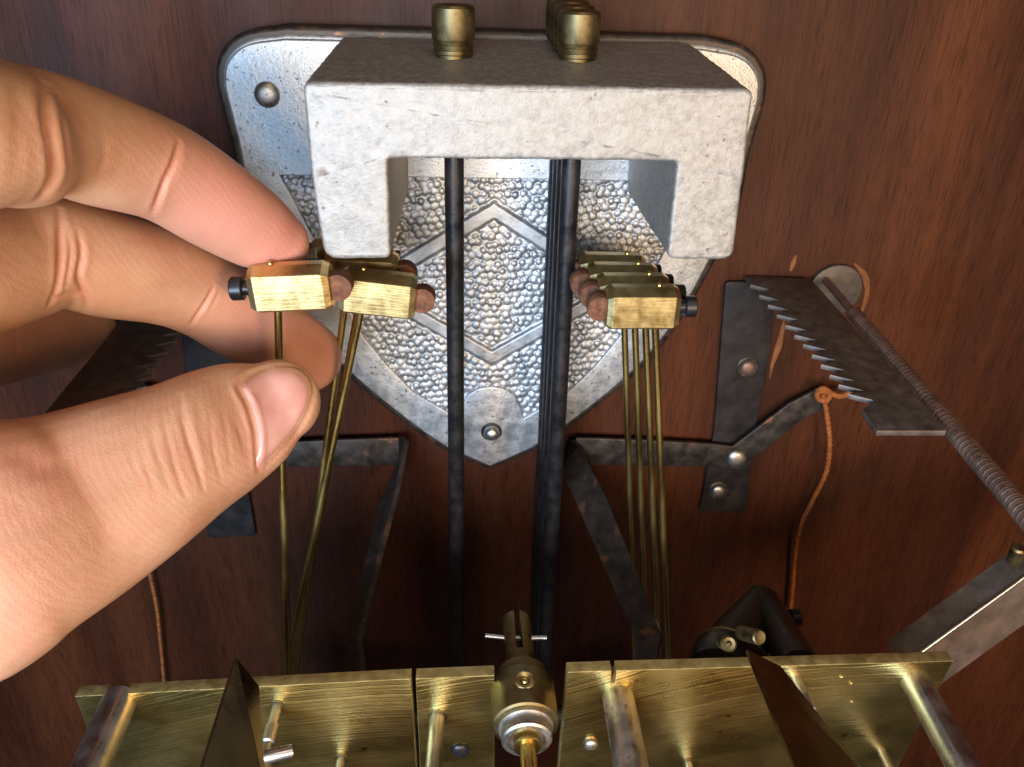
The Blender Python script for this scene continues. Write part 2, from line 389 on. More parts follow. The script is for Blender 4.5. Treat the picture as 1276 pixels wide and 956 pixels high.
ridge = np.clip((2.0 - np.abs(dist)) / .5, 0, 1)
groove = np.clip(1 - np.abs(np.abs(dist) - 2.5) / .6, 0, 1)
H = H * (1 - ridge) * (1 - .8 * groove) + ridge * .95
YR = -7.9 - H
keep = inside(np.c_[GX.ravel(), GZ.ravel()], inset(hole, 0)).reshape(GX.shape)
k2 = keep.copy()
for dx in range(-3, 4):
    for dz in range(-3, 4):
        if dx or dz: k2 |= np.roll(np.roll(keep, dx, 1), dz, 0)
idx = -np.ones(GX.shape, int); idx[k2] = np.arange(k2.sum())
q = k2[:-1, :-1] & k2[1:, :-1] & k2[:-1, 1:] & k2[1:, 1:]
F = np.c_[idx[:-1, :-1][q], idx[:-1, 1:][q], idx[1:, 1:][q], idx[1:, :-1][q]]
V = np.c_[GX[k2], YR[k2], GZ[k2]]
o = build('hammered_relief', V, F.tolist(), M['relief'], cb, 180); o['kind'] = 'stuff'

def screw(name, c, r, Y, h, m, parent, dome=True, lab=None):
    pr = [(-1.5, r * 1.0), (h * .4, r), (h * .75, r * .86), (h, r * .5), (h * 1.08, r * .12)] if dome else [(-1.5, r), (h - .3, r), (h, r - .35), (h - .05, .4)]
    o = build(name, *lathe((c[0], Y, c[1]), (0, -1, 0), pr, 28), m, parent)
    return o
s1 = screw('rivet', (-57.6, -9.8), 2.9, -9, 1.5, M['steel_dull'], cb)
screw('rivet', (2 * PX + 57.6, -9.8), 2.9, -9, 1.5, M['steel_dull'], cb)
screw('rivet', (PX + .3, -101.4), 2.35, -9, 2.4, M['steel'], cb)
build('rivet_collar', *lathe((PX + .3, -9, -101.4), (0, -1, 0), [(-.5, 3.0), (.25, 3.0), (.35, 2.6), (.3, 2.4)], 28), M['black_screw'], cb)
# cast bracket: an arch extruded from the plate to the viewer, top rising a little towards the plate
arch_o = round_poly([(-39.8, -.2), (40.2, .2), (41.0, -16), (41.6, -31.8), (28.4, -31.9), (28.0, -12.8), (-25.6, -13.1), (-25.8, -32.4), (-38.6, -32.6), (-39.7, -17)],
                    [1.4, 1.4, 0, 2.2, 2.0, .8, .8, 1.6, 2.6, 0], 5)
v, f = prism([arch_o], 48, .7, 3)
Vb = []
for p in v:
    t = (p.z + 24) / 48                                 # 0 at the plate, 1 at the front
    zz = p.y + (1 - t) * 3.3 * min(1, max(0, (p.y + 13) / 13))
    Vb.append(Vector((p.x, -8.9 - 48.1 * t, zz)))
# subdivide a little and rough the cast surface
bm = bmesh.new(); vs = [bm.verts.new(p) for p in Vb]
for q in f:
    try: bm.faces.new([vs[i] for i in q])
    except ValueError: pass
bmesh.ops.triangulate(bm, faces=[g for g in bm.faces if len(g.verts) > 4])
for it in range(5):
    es = [e for e in bm.edges if e.calc_length() > 2.2]
    if es: bmesh.ops.subdivide_edges(bm, edges=es, cuts=1)
    bmesh.ops.triangulate(bm, faces=[g for g in bm.faces if len(g.verts) > 4])
from mathutils import noise as mnoise
bm.normal_update()
off = {v_: mnoise.noise(v_.co * .42) * .16 + mnoise.noise(v_.co * 1.1) * .09 for v_ in bm.verts}
for v_ in bm.verts: v_.co += v_.normal * off[v_]
vf = bm_out(bm); bm.free()
build('cast_bracket', *vf, M['cast'], cb, 50)

# ------------------------------------------------------------------ chime rods hanging from the bracket
def top_z(Y): return 3.3 * (-8.9 - 0 - (Y + 0)) * 0 + 3.3 * (Y + 57) / 48.1
def rod(label, x, Y, ztop_vis, lean=0.0, ferrule=True, bottom=-175):
    base = (x + lean, Y, bottom); zt = top_z(Y)
    t = thing('chime_rod', label, 'chime rod', base, 'chime rods hanging from the bracket')
    v, f = tube([(x + lean, Y, bottom), (x + lean * .4, Y, -70), (x, Y, zt - 4)], [2.1, 2.12, 2.15], 24)
    build('rod', v, f, M['black_rod'], t, 50)
    h = ztop_vis
    pr = [(-1.0, 3.7), (.3, 3.7), (.5, 4.0), (1.2, 4.05), (1.35, 3.95), (2.2, 4.15), (2.35, 4.05), (3.1, 4.25), (3.3, 4.35), (h - .7, 4.3), (h - .2, 4.0), (h, 3.5), (h + .05, .2)]
    build('ferrule', *lathe((x, Y, zt), (0, 0, 1), pr, 36), M['brass_old'], t, 30)
    return t
YL = -40.0
def solve_top(px, py):
    Y = -40.0
    for _ in range(30):
        p = atY(px, py, Y); Y += (top_z(Y) - p.z) * -1.0 if False else 0
        break
    best = min((abs(atY(px, py, y).z - top_z(y)), y) for y in np.arange(-57, -9, .25)); return best[1], atY(px, py, best[1]).x
yl, xl = solve_top(565, 70); yr, xr = solve_top(722, 74)
print('ferrules', yl, xl, yr, xr)
rod('black chime rod hanging alone, left of the centre, under its own brass ferrule', xl, yl, 9.6)
ys = [yr, yr + 7.5, yr + 15, yr + 22.5]
ROD_LABELS = ['black chime rod nearest the viewer in the row of four right of centre',
              'black chime rod second from the viewer, half hidden behind the front one of the four',
              'black chime rod third from the viewer in the row of four right of centre',
              'black chime rod closest to the silver plate in the row of four']
xr = xr - .5
for i, (y, l) in enumerate(zip(ys, ROD_LABELS)):
    rod(l, xr - .2 * i, y, 9.2, lean=1.4 - .4 * (i > 0))

# ------------------------------------------------------------------ hammers
HL = 120.0
def hammer_proto():
    t = thing('chime_hammer', 'x', 'chime hammer', (0, 0, -HL))
    # square bar along X, its long edges and its ends chamfered
    V, F = [], []; hy, hz, ch = 3.6, 4.75, 1.3
    sec = [(-hy, -hz + ch), (-hy, hz - ch), (-hy + 2.5, hz), (hy - 2.5, hz), (hy, hz - ch), (hy, -hz + ch), (hy - 2.5, -hz), (-hy + 2.5, -hz)]
    for x, k in ((-7.7, .84), (-6.5, 1.0), (6.5, 1.0), (7.7, .84)):
        for y, z in sec: V.append(Vector((x, y * k, z * k)))
    for i in range(3):
        for k in range(8): F.append([i * 8 + k, i * 8 + (k + 1) % 8, i * 8 + 8 + (k + 1) % 8, i * 8 + 8 + k])
    F += [list(range(8)), list(range(24, 32))]
    bm = bmesh.new(); vs = [bm.verts.new(p) for p in V]
    for q in F: bm.faces.new([vs[i] for i in q])
    bmesh.ops.recalc_face_normals(bm, faces=bm.faces[:])
    bmesh.ops.bevel(bm, geom=bm.edges[:], offset=.07, segments=1, profile=.5, affect='EDGES')
    head = build('head', *bm_out(bm), M['brass_head'], t, 12); bm.free()
    # leather disc let into the inner end (towards -X in the prototype)
    build('leather_tip', *lathe((-9.0, 2.1, 0), (0, -1, 0), [(0, 2.3), (.15, 2.65), (3.4, 2.75), (3.7, 2.55), (3.65, .35), (3.2, .2)], 30), M['leather'], t, 40)
    build('set_screw', *lathe((7.4, 0, 0), (1, 0, 0), [(-1, 1.7), (.9, 1.7), (1.1, 1.35), (1.8, 1.35), (1.9, 2.15), (2.05, 2.3), (4.0, 2.3), (4.25, 2.1), (4.2, 1.0), (3.4, .9)], 28), M['black_screw'], t, 35)
    build('tail_pin', *lathe((3.4, 0, 4.4), (0, 0, 1), [(0, .6), (.6, .6), (.9, .4), (1.0, .12)], 14), M['brass_rod'], t, 50)
    return t
def stem_path(root, bottom):
    a, b = Vector(root), Vector(bottom); d = b - a
    pts = [a, a + d * .1, a + d * .45, a + d * .72, b]
    return catmull([np.array(p) for p in pts], 4)
proto = hammer_proto()
def put_hammer(o, head, tilt, mirror, label, group, stem=None):
    o['label'] = label; o['group'] = group
    q = Quaternion((0, 1, 0), math.radians(tilt)) @ Quaternion((0, 0, 1), math.pi if mirror else 0)
    h = Vector(head); base = h + q @ Vector((0, 0, -HL))
    o.location = base * S; o.rotation_mode = 'QUATERNION'; o.rotation_quaternion = q
    if stem:                                        # the stem, given by its lower end in the world
        qi = q.inverted(); b = qi @ (Vector(stem) - base) ; r = Vector((3.4, 0, HL - 5.2)) - Vector((0, 0, HL))
        v, f = tube(stem_path((3.4, 0, -4.2), b + Vector((0, 0, -HL))), .80, 14)
        me = bpy.data.meshes.new('stem'); me.from_pydata([tuple(Vector(p) * S + Vector((0, 0, HL * S))) for p in v], [], f); me.update()
        link_mesh('stem', me, M['brass_rod'], o, 60)
def low(px, py, Y, Zb=-178):                        # where the line of sight's stem would stand at height Zb
    return atY(px, py, Y)
hz_ = atY(798, 382, -50).z
RH = [('brass hammer nearest the viewer on the right, its round leather disc facing out', (799, 382)),
      ('second brass hammer from the viewer in the right stack, just behind the front one', (787, 367)),
      ('third brass hammer from the viewer in the right stack, only its upper edge showing', (774, 353)),
      ('rearmost brass hammer of the right stack, nearest the silver plate', (761, 340))]
for i, (l, p) in enumerate(RH):
    o = proto if i == 0 else copy_tree(proto)
    h = atZ(p[0], p[1], hz_); tl = (-.6, -.3, .3, .8)[i]
    if i == 0:
        put_hammer(o, h, tl, False, l, 'brass chime hammers on the right', atY(838, 960, -50))
    else: put_hammer(o, h, tl, False, l, 'brass chime hammers on the right')
    print('hammer Y', h.y)
LH = [('brass hammer held between thumb and fingers, its black set screw to the left', (364, 357), -60.0, -3.0, (362, 960)),
      ('tilted brass hammer left of the lone chime rod, leather end towards the rod', (472, 365), -51.0, 6.5, (330, 960)),
      ('brass hammer tucked behind the tilted one, under the left leg of the bracket', (452, 338), -41.0, 2.5, (352, 960)),
      ('rearmost left brass hammer, mostly hidden behind the bracket leg and the hand', (434, 322), -33.0, 2.0, (340, 960))]
for i, (l, p, Y, tl, sb_) in enumerate(LH):
    o = copy_tree(proto)
    for ch_ in list(o.children):
        if ch_.name.startswith('stem'): bpy.data.objects.remove(ch_)
    h = atY(p[0], p[1], Y); put_hammer(o, h, tl, i < 3, l, 'brass chime hammers on the left', atY(*sb_, Y))

# ------------------------------------------------------------------ straps, levers, racks and springs on the backboard
def band(pts, wd, round_ends=True, square_last=False):
    """outline of a flat strip of given width through 2D points"""
    P = [Vector(p) for p in pts]; L_, R_ = [], []
    for i, p in enumerate(P):
        t = (P[min(i + 1, len(P) - 1)] - P[max(i - 1, 0)]).normalized(); n = Vector((-t.y, t.x)); ww = wd[i] if hasattr(wd, '__len__') else wd
        L_.append(p + n * ww / 2); R_.append(p - n * ww / 2)
    out = [tuple(p) for p in L_]
    if round_ends and not square_last:
        t = (P[-1] - P[-2]).normalized(); n = Vector((-t.y, t.x)); r = (L_[-1] - R_[-1]).length / 2
        out += [tuple(P[-1] + n * r * math.cos(a) + t * r * math.sin(a)) for a in np.linspace(.3, math.pi - .3, 7)]
    out += [tuple(p) for p in R_[::-1]]
    if round_ends:
        t = (P[0] - P[1]).normalized(); n = Vector((-t.y, t.x)); r = (L_[0] - R_[0]).length / 2
        out += [tuple(P[0] + n * r * math.cos(a) + t * r * math.sin(a)) for a in np.linspace(.3, math.pi - .3, 7)]
    return out
def ribbon(path, height, thick, wv=None):
    """flat strip standing on edge: path in 3D, width along Z"""
    V, F = [], []; P = [Vector(p) for p in path]
    for i, p in enumerate(P):
        t = (P[min(i + 1, len(P) - 1)] - P[max(i - 1, 0)]); t.z = 0; t.normalize(); n = Vector((-t.y, t.x, 0))
        h = height[i] if hasattr(height, '__len__') else height
        wz = Vector((0, 0, 1))
        if wv is not None:
            wz = wz.lerp(Vector(wv), min(1, i / 2)).normalized(); n = (P[min(i + 1, len(P) - 1)] - P[max(i - 1, 0)]).normalized().cross(wz).normalized()
        for (a, b) in ((-.5, -.5), (.5, -.5), (.5, .5), (-.5, .5)): V.append(p + n * a * thick + wz * h * b)
    for i in range(len(P) - 1):
        for k in range(4): F.append([i * 4 + k, i * 4 + (k + 1) % 4, i * 4 + 4 + (k + 1) % 4, i * 4 + 4 + k])
    F += [[0, 1, 2, 3], [len(V) - 4 + k for k in range(4)]]
    return V, F
def mx(x): return 2 * PX - x
def strap(sgn, label):
    f = (lambda p: p) if sgn > 0 else (lambda p: (mx(p[0]) - 6, p[1] - 9))
    pts = [f(px2(p, -2)) for p in [(905, 352), (968, 352), (960, 440), (938, 560), (930, 640), (872, 638), (890, 540), (898, 440)]]
    c = Vector((sum(p[0] for p in pts) / 8, sum(p[1] for p in pts) / 8))
    t = thing('wall_strap', label, 'metal strap', (c.x, 0, c.y), 'dark straps screwed to the backboard')
    build('strap', *facing([round_poly(pts, 1.2, 3)], -1.6, 1.5, .25), M['iron_blue'], t)
    for q, m in (((932, 458), 'iron_pale'), ((895, 612), 'steel_dull'))[:2 if sgn > 0 else 1]:
        c2 = f(px2(q, -2)); screw('screw', c2, 2.1, -1.6, 1.2, M[m], t)
        build('screw_washer', *lathe((c2[0], -1.55, c2[1]), (0, -1, 0), [(-.4, 3.3), (.3, 3.3), (.55, 2.9), (.5, 2.2)], 26), M['iron'], t)
    return t
strap(1, 'dark blued strap screwed upright to the wood right of the silver plate')
strap(-1, 'dark blued strap screwed upright to the wood behind the hand')
def lever(sgn, label, fwd, wv=None):
    f = (lambda p: p) if sgn > 0 else (lambda p: (mx(p[0]), p[1]))
    pl = [f(px2(p, -4)) for p in [(1022, 497), (990, 513), (950, 545), (917, 570), (880, 567), (800, 564), (716, 562)]]
    piv = f(px2((917, 570), -4))
    t = thing('lever', label, 'lever', (piv[0], 0, piv[1]), 'pivoted levers on the backboard')
    ol = band(pl, [7.4, 7.4, 8, 8.8, 8.4, 9.2, 9.6], True, True)
    # square the far end where the arm turns towards the viewer
    build('arm', *facing([ol], -4.4, 1.3, .25), M['iron'], t)
    screw('pivot', piv, 2.9, -4.4, 1.4, M['steel_dull'], t)
    build('pivot_collar', *lathe((piv[0], -1.8, piv[1]), (0, -1, 0), [(0, 3.6), (2.0, 3.6)], 24), M['iron'], t)
    build('forward_arm', *ribbon(fwd, [9.6, 9.2, 8.4, 7.6, 6.4, 6.0, 5.5, 4.5] if wv else [9.6, 9.4, 9.2, 9.0, 8.6, 8.4, 8.0, 7.0], 1.4, wv), M['iron'], t, 20)
    k = Vector(fwd[4]); q_ = Vector(wv).normalized() * 3.1 * sgn if sgn > 0 else -Vector(wv).normalized() * 3.1
    build('bend_highlight', *tube([k + q_ + Vector((-.3, 1.6, .5)), k + q_ + Vector((0, 0, 0)), k + q_ + Vector((.1, -1.5, -.3))], [.3, .75, .3], 8), M['steel_dull'], t, 60)  # pale steel bead set on the bend as a modelled highlight
    return t
a0 = atY(712, 565, -4.5); b0 = atY(808, 792, -62)
fw = [a0, a0.lerp(b0, .03) + Vector((-.6, 0, 0)), a0.lerp(b0, .3), a0.lerp(b0, .6), a0.lerp(b0, .97), b0 + Vector((.1, -1.2, 0)), b0 + Vector((-1.6, -7, -1)), b0 + Vector((-3, -14, -3))]
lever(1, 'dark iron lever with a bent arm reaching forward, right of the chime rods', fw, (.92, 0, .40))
a1 = atY(500, 560, -4.5); b1 = atY(440, 800, -62)
fw2 = [a1, a1.lerp(b1, .03) + Vector((.6, 0, 0)), a1.lerp(b1, .3), a1.lerp(b1, .6), a1.lerp(b1, .97), b1 + Vector((0, -1.2, 0)), b1 + Vector((1.6, -7, -1)), b1 + Vector((3, -14, -3))]
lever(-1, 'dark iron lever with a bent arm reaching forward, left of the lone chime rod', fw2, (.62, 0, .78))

def rack(sgn, label):
    f = (lambda p: p) if sgn > 0 else (lambda p: (mx(p[0]) - 0, p[1]))
    Z = -56.5
    def g(p): q = atZ(p[0], p[1], Z); return f((q.x, q.y))
    L_ = [g((926, 343))]; n = 12
    for k in range(n):                                    # saw teeth: flat face towards the viewer
        t0 = (k + .6) / n; e = (934 + (1068 - 934) * t0, 350 + (499 - 350) * t0 + random.uniform(-.8, .8)); w = .72 + .28 * t0
        L_.append(g((e[0] - 8 * w, e[1]))); L_.append(g((e[0] + 24 * w, e[1] + 8 * w)))
    pts = L_[::1] + [g((1074, 514)), g((1092, 540)), g((1178, 540)), g((1010, 350))]
    pts = [(x, min(y, -.4)) for x, y in pts]
    base = g((990, 350))
    t = thing('toothed_rack', label, 'toothed rack', (base[0], 0, Z), 'toothed racks standing out from the backboard')
    v, fc = prism([pts], 1.1, .08, 1)
    build('toothed_plate', *place((v, fc), (0, 0, Z), (1, 0, 0), (0, 1, 0), (0, 0, 1)), M['rack'], t, 30); o = t.children[-1]; o.data.materials.append(M['iron_glint'])
    for p in o.data.polygons:
        if p.normal.y < -.75: p.material_index = 1  # faces turned forward take the painted glint colour
    if sgn > 0:
        c = px2((1040, 362), -1)
    else:
        c = f(px2((1040, 362), -1))
    build('wall_washer', *facing([circ(c[0], c[1], 7.6, 30)], -1.6, 1.6, .3), M['iron_wash'], t)
    a = Vector((c[0] - sgn * 3.6, -1.6, Z - .2)); b = atZ(1480, 880, Z - 1.5); b = Vector((f((b.x, 0))[0], b.y, b.z))
    return t, a, b
rk, sa, sb = rack(1, 'dark steel plate with a saw toothed edge, right side, beside the coil spring')
rack(-1, 'dark steel plate with a saw toothed edge half hidden under the fingers')
sp = thing('coil_spring', 'long pinkish steel coil spring stretching from the backboard towards the lower right', 'coil spring', sa)
P, n = [], 175
d = sb - sa; u, v, dn = frame(d); P2 = []
for k in range(n * 12 + 1):
    t = k / (n * 12); a = 2 * math.pi * k / 12; tt = .16 + .84 * t
    r = 1.5; P2.append(sa + d * tt + (u * math.cos(a) + v * math.sin(a)) * r)
build('coil', *tube(P2, .40, 6), M['iron_pale'], sp, 60)
build('core_wire', *tube([sa, sa + d * .5, sb], 1.05, 12), M['iron_pale'], sp, 60)

def cord(label, px, Y, r=.75):
    pts = catmull([np.array(atY(a, b, y)) for (a, b), y in zip(px, Y)], 6)
    # two twisted strands
    t = thing('pull_cord', label, 'cord', tuple(pts[-1]), 'orange pull cords')
    acc = 0; S1, S2 = [], []
    fine = catmull(pts, 4)
    for i, p in enumerate(fine):
        if i: acc += float(np.linalg.norm(p - fine[i - 1]))
        a = acc * 1.9; o_ = np.array((math.cos(a), math.sin(a), 0)) * r * .36; S1.append(p + o_); S2.append(p - o_)
    build('strand', *tube(S1, r * .60, 7), M['cord'], t, 60); build('strand', *tube(S2, r * .62, 7), M['cord'], t, 60)
    return t
ck = cord('orange cord tied to the end of the right lever and hanging down the wood', [(1026, 492), (1031, 520), (1034, 555), (1029, 590), (1012, 625), (998, 655), (991, 690), (988, 730), (985, 762)], [-6.2, -6.5, -6.5, -6, -5, -4, -3.5, -3.2, -3.2], .85)
kp = [(1018, 488), (1026, 484), (1034, 490), (1030, 499), (1020, 497), (1019, 489), (1030, 488), (1046, 494), (1060, 489)]
build('knot', *tube(catmull([np.array(atY(a, b, -6.4 - .5 * (i % 2))) for i, (a, b) in enumerate(kp)], 5), .85, 8), M['cord'], ck, 60)
cord('orange cord hanging on the dark wood below the hand, left side', [(150, 600), (172, 660), (183, 695), (188, 720), (196, 760), (200, 800), (206, 870), (208, 930)], [-5, -4, -3.4, -3.2, -3, -3, -3, -3], .7)

# ------------------------------------------------------------------ movement: brass plates, pillars, arbors
YP = -95.0; TH = 2.7
def plate_outline(pp, drop=70):
    return [px2(p, YP) for p in pp]
mv = thing('clock_movement', 'brass clock movement with scratched plates and steel pillars along the bottom', 'clock movement', (0, YP, -190))
def brass_plate(tl, tr, dropl, dropr, slot=None):
    a, b = Vector(px2(tl, YP)), Vector(px2(tr, YP)); ol = [tuple(a), tuple(b), (b.x + dropr, -190), (a.x + dropl, -190)]
    if slot:
        c = Vector(px2(slot, YP)); t = (b - a).normalized(); ol = [tuple(a), tuple(c - t * .45), (c.x - .2, c.y - 3.4), (c.x + .5, c.y - 3.6), tuple(c + t * .45), tuple(b)] + ol[2:]
    v, f = facing([ol], YP, TH, .22, 2)
    o = build('back_plate', v, f, M['brass'], mv, 30); o.data.materials.append(M['brass_edge'])
    for p in o.data.polygons:
        if abs(p.normal.y) < .9: p.material_index = 1
    return o
brass_plate((93, 868), (512, 846), 3.5, 1.0)
brass_plate((518, 846), (616, 842), .4, 1.4)
brass_plate((707, 838), (1188, 824), -.4, -7.5, (765, 836))
for lo_, hi_ in (((-86, -158, -200), (-6, -155, -131)), ((12, -158, -200), (82, -155, -133))):  # below the view, added to keep light off the back plates
    build('unseen_front_plate', *box(lo_, hi_, .3), M['brass'], mv, 30)
def front_rod(name, px, r, m, L_=61, collar=None, ang=(0, 0), y0=0):
    p = atY(px[0], px[1], YP); d = Vector((ang[0], -1, ang[1])).normalized()
    pr = [(-1.5, r), (.0, r), (.2, r)] + ([(2.0, r), (2.1, r * .72), (3, r * .72), (3.1, r)] if collar else []) + [(L_, r)]
    build(name, *lathe(p + d * y0, d, pr, 32), M[m], mv, 35)
    return p
front_rod('pillar', (148, 876), 3.3, 'steel', ang=(.0, -.05))
front_rod('pillar', (770, 868), 3.2, 'steel_dull', ang=(.0, -.03))
front_rod('pillar', (1140, 848), 2.9, 'steel', ang=(-.02, -.03))
front_rod('arbor', (545, 893), 1.55, 'steel', ang=(-.03, 0))
front_rod('arbor', (425, 945), .85, 'steel')
front_rod('arbor', (857, 950), .9, 'steel')
front_rod('arbor', (1098, 935), .95, 'steel_dull')
# stepped pivots where arbors enter the plate, small holes and a screw
for p, r in (((545, 893), 2.0), ((425, 945), 1.5), ((345, 878), 1.3), ((857, 950), 1.3)):
    q = atY(p[0], p[1], YP); build('pivot_bush', *lathe((q.x, YP, q.z), (0, -1, 0), [(-.5, r), (.12, r), (.2, r - .25), (.15, r - .5)], 24), M['brass_old'], mv)
for p, r, m in (((573, 934), 1.9, 'black_screw'), ((736, 926), 1.5, 'steel_dull')):
    q = atY(p[0], p[1], YP); screw('plate_screw', (q.x, q.z), r, YP, 1.0, M[m], mv)
for p in ((1060, 851), (1061, 874), (1048, 843)):
    q = atY(p[0], p[1], YP); build('pin', *lathe((q.x, YP, q.z), (0, -1, 0), [(-.5, .32), (.35, .32), (.45, .15)], 10), M['brass_head'], mv)
q = atY(765, 835, YP + 4); build('rear_bush', *lathe((q.x, YP + TH, q.z - 3), (0, 1, 0), [(-.1, 4.0), (1.5, 4.0), (1.8, 3.6)], 28), M['brass_old'], mv)
build('hammer_rail', *tube([(-75, -45, -178), (60, -45, -178)], 3.0, 16), M['iron'], mv)
build('rear_bracket', *box((-78, YP + TH, -183), (-72, -42, -173), .4), M['iron'], mv)
build('rear_bracket', *box((57, YP + TH, -183), (63, -42, -173), .4), M['iron'], mv)

# fan governors: thin blades on slim arbors in front of the plates
def fan(label, tipp, lowl, lowr, right_edge, arb0, arb1, yb):
    tip_ = atY(*tipp, yb); a = atY(*lowl, yb - 34); b = atY(*lowr, yb - 30); c = atY(*right_edge, yb - 1.0)
    V0 = [tip_, a, b, c]
    n = (a - tip_).cross(c - tip_).normalized()
    V = [p + n * .3 for p in V0] + [p - n * .3 for p in V0]
    F = [[0, 1, 2, 3], [7, 6, 5, 4]] + [[i, (i + 1) % 4, 4 + (i + 1) % 4, 4 + i] for i in range(4)]
    p0, p1 = atY(*arb0, YP), None; d = Vector((0, -1, 0))
    t = thing('fan_governor', label, 'fan governor', (p0.x, YP, p0.z), 'fan governors of the movement')
    build('blade', V, F, M['fan'], t, 20)
    build('arbor', *lathe(p0, d, [(-.5, .95), (4, .95), (4.3, 1.25), (8, 1.25), (8.2, .8), (61, .8)], 20), M['steel'], t)
    build('hub', *lathe(p0 + d * 11, d, [(0, 1.7), (5, 1.7)], 20), M['steel_dull'], t)
    return t
fan('dark triangular fan blade on a thin arbor over the left brass plate', (293, 821), (248, 965), (330, 990), (321, 856), (345, 882), (330, 956), YP - 4)
fan('dark triangular fan blade on a thin arbor over the right brass plate', (930, 811), (992, 965), (1085, 975), (972, 832), (992, 846), (1040, 956), YP - 4)
q = atY(318, 946, YP - 22); build('arbor_stud', *lathe(q, (-.9, -.3, .1), [(-6, 1.1), (0, 1.1), (.5, .8), (.6, .2)], 16), M['steel'], mv)

# slotted spindle running through the gap between the plates
sc0 = atY(655, 905, YP - 8); sd = Vector((-.02, 1, .02)).normalized()
spd = thing('slotted_spindle', 'tarnished brass spindle with slotted end and wire pin, between the two brass plates', 'spindle', sc0)
build('collar', *lathe(sc0, sd, [(0, 6.0), (.3, 6.4), (9.0, 6.4), (9.6, 6.1), (10.4, 5.2), (12.5, 5.0), (12.8, 3.4), (13, 2.0)], 44), M['brass_old'], spd, 30)
build('ring', *lathe(sc0, -sd, [(-.5, 5.2), (.2, 5.3), (.5, 5.3), (.7, 4.8), (.75, 4.5), (1.3, 4.5), (1.5, 4.8), (3.0, 4.8), (3.3, 4.4), (3.35, 3.6), (2.4, 3.3)], 44), M['steel_dull'], spd, 30)
build('shaft', *lathe(sc0, -sd, [(1.5, 2.6), (4.6, 2.6), (4.7, 1.5), (60, 1.45)], 28), M['brass_rod'], spd, 30)
# slotted tube: two half shells with a gap facing up
s0 = sc0 + sd * 12.4; Lt = 15.0; V, F = [], []
uu = Vector((1, 0, 0)); vv = sd.cross(uu).normalized(); vv = vv if vv.z > 0 else -vv
for side in (1, -1):
    pts = []
    for a in np.linspace(math.radians(13), math.radians(167), 15): pts.append((3.0 * math.sin(a) * side, 3.0 * math.cos(a)))
    for a in np.linspace(math.radians(160), math.radians(20), 15): pts.append((1.5 * math.sin(a) * side * .999, 1.5 * math.cos(a)))
    for h in (0, Lt - .4, Lt):
        k = .92 if h == Lt else 1
        for x, y in pts: V.append(s0 + sd * h + uu * x * k + vv * y * k)
n = 30
for side in range(2):
    o0 = side * 3 * n
    for i in range(2):
        for k in range(n): F.append([o0 + i * n + k, o0 + i * n + (k + 1) % n, o0 + (i + 1) * n + (k + 1) % n, o0 + (i + 1) * n + k])
    F.append([o0 + k for k in range(n)]); F.append([o0 + 2 * n + k for k in range(n)])
build('slotted_tube', V, F, M['brass_old'], spd, 30)
build('tube_base', *lathe(s0, sd, [(-.5, 3.04), (4.2, 3.04)], 36), M['brass_old'], spd, 30)
pc = s0 + sd * 9.5
build('wire_pin', *tube([pc + Vector((-7.0, .3, .5)), pc + Vector((-3, .1, .1)), pc + Vector((0, 0, 0)), pc + Vector((6.2, -.1, .1))], .5, 12), M['steel'], spd, 60)
kc = sc0 + sd * 5.2 + vv * 6.3
build('jewel_screw', *lathe(kc, vv + Vector((0, -.25, 0)), [(-1, 1.9), (.3, 1.9), (.5, 1.6), (.35, 1.05), (-.1, .8), (.5, .3)], 28), M['brass_head'], spd, 30)

# black drum and rods behind the right plate
dr = thing('black_drum', 'black tapered drum and tube with brass fittings behind the right brass plate', 'drum', atY(925, 830, -70))
dc = atY(902, 842, -86); de = atY(948, 742, -56)
build('drum', *lathe(dc, de - dc, [(-2, 4), (-1.8, 7.6), (0, 8.2), (5, 8.4), (5.6, 7.6), (12, 6.9), (14, 6.8), (26, 4.6), ((de - dc).length, 3.0), ((de - dc).length + .5, .4)], 44), M['dark'], dr, 30)
build('drum_rim', *lathe(dc, de - dc, [(4.9, 8.3), (5.1, 8.6), (5.7, 8.6), (5.9, 8.2)], 44), M['brass_old'], dr, 30)
tc_ = atY(985, 812, -84); td = atY(950, 750, -58) - tc_
build('black_tube', *lathe(tc_ - td.normalized() * 8, td, [(0, 4.2), (td.length + 7, 4.2), (td.length + 8, 3.6), (td.length + 8.1, .3)], 32), M['dark'], dr, 35)
b_ = atY(946, 794, -89)
build('brass_boss', *lathe(b_, (.3, -.8, .6), [(-6, 1.6), (0, 1.6), (.3, 1.3), (.2, .7)], 24), M['brass_old'], dr)
b_ = atY(908, 802, -95)
build('brass_boss', *lathe(b_, (-.1, -.8, .7), [(-5, 1.5), (0, 1.6), (.4, 1.2), (.3, .6), (.6, .2)], 24), M['brass_old'], dr)
b_ = atY(984, 770, -62)
build('terminal_screw', *lathe(b_, (1, 0, .05), [(-3, 1.3), (.2, 1.3), (.3, 2.1), (2.4, 2.1), (2.6, 1.7), (2.7, .2)], 22), M['black_screw'], dr)
build('wire', *tube(catmull([np.array(atY(963, 742, -60)), np.array(atY(978, 765, -68)), np.array(atY(990, 790, -76)), np.array(atY(1006, 822, -84))], 6), .55, 10), M['steel'], dr, 60)

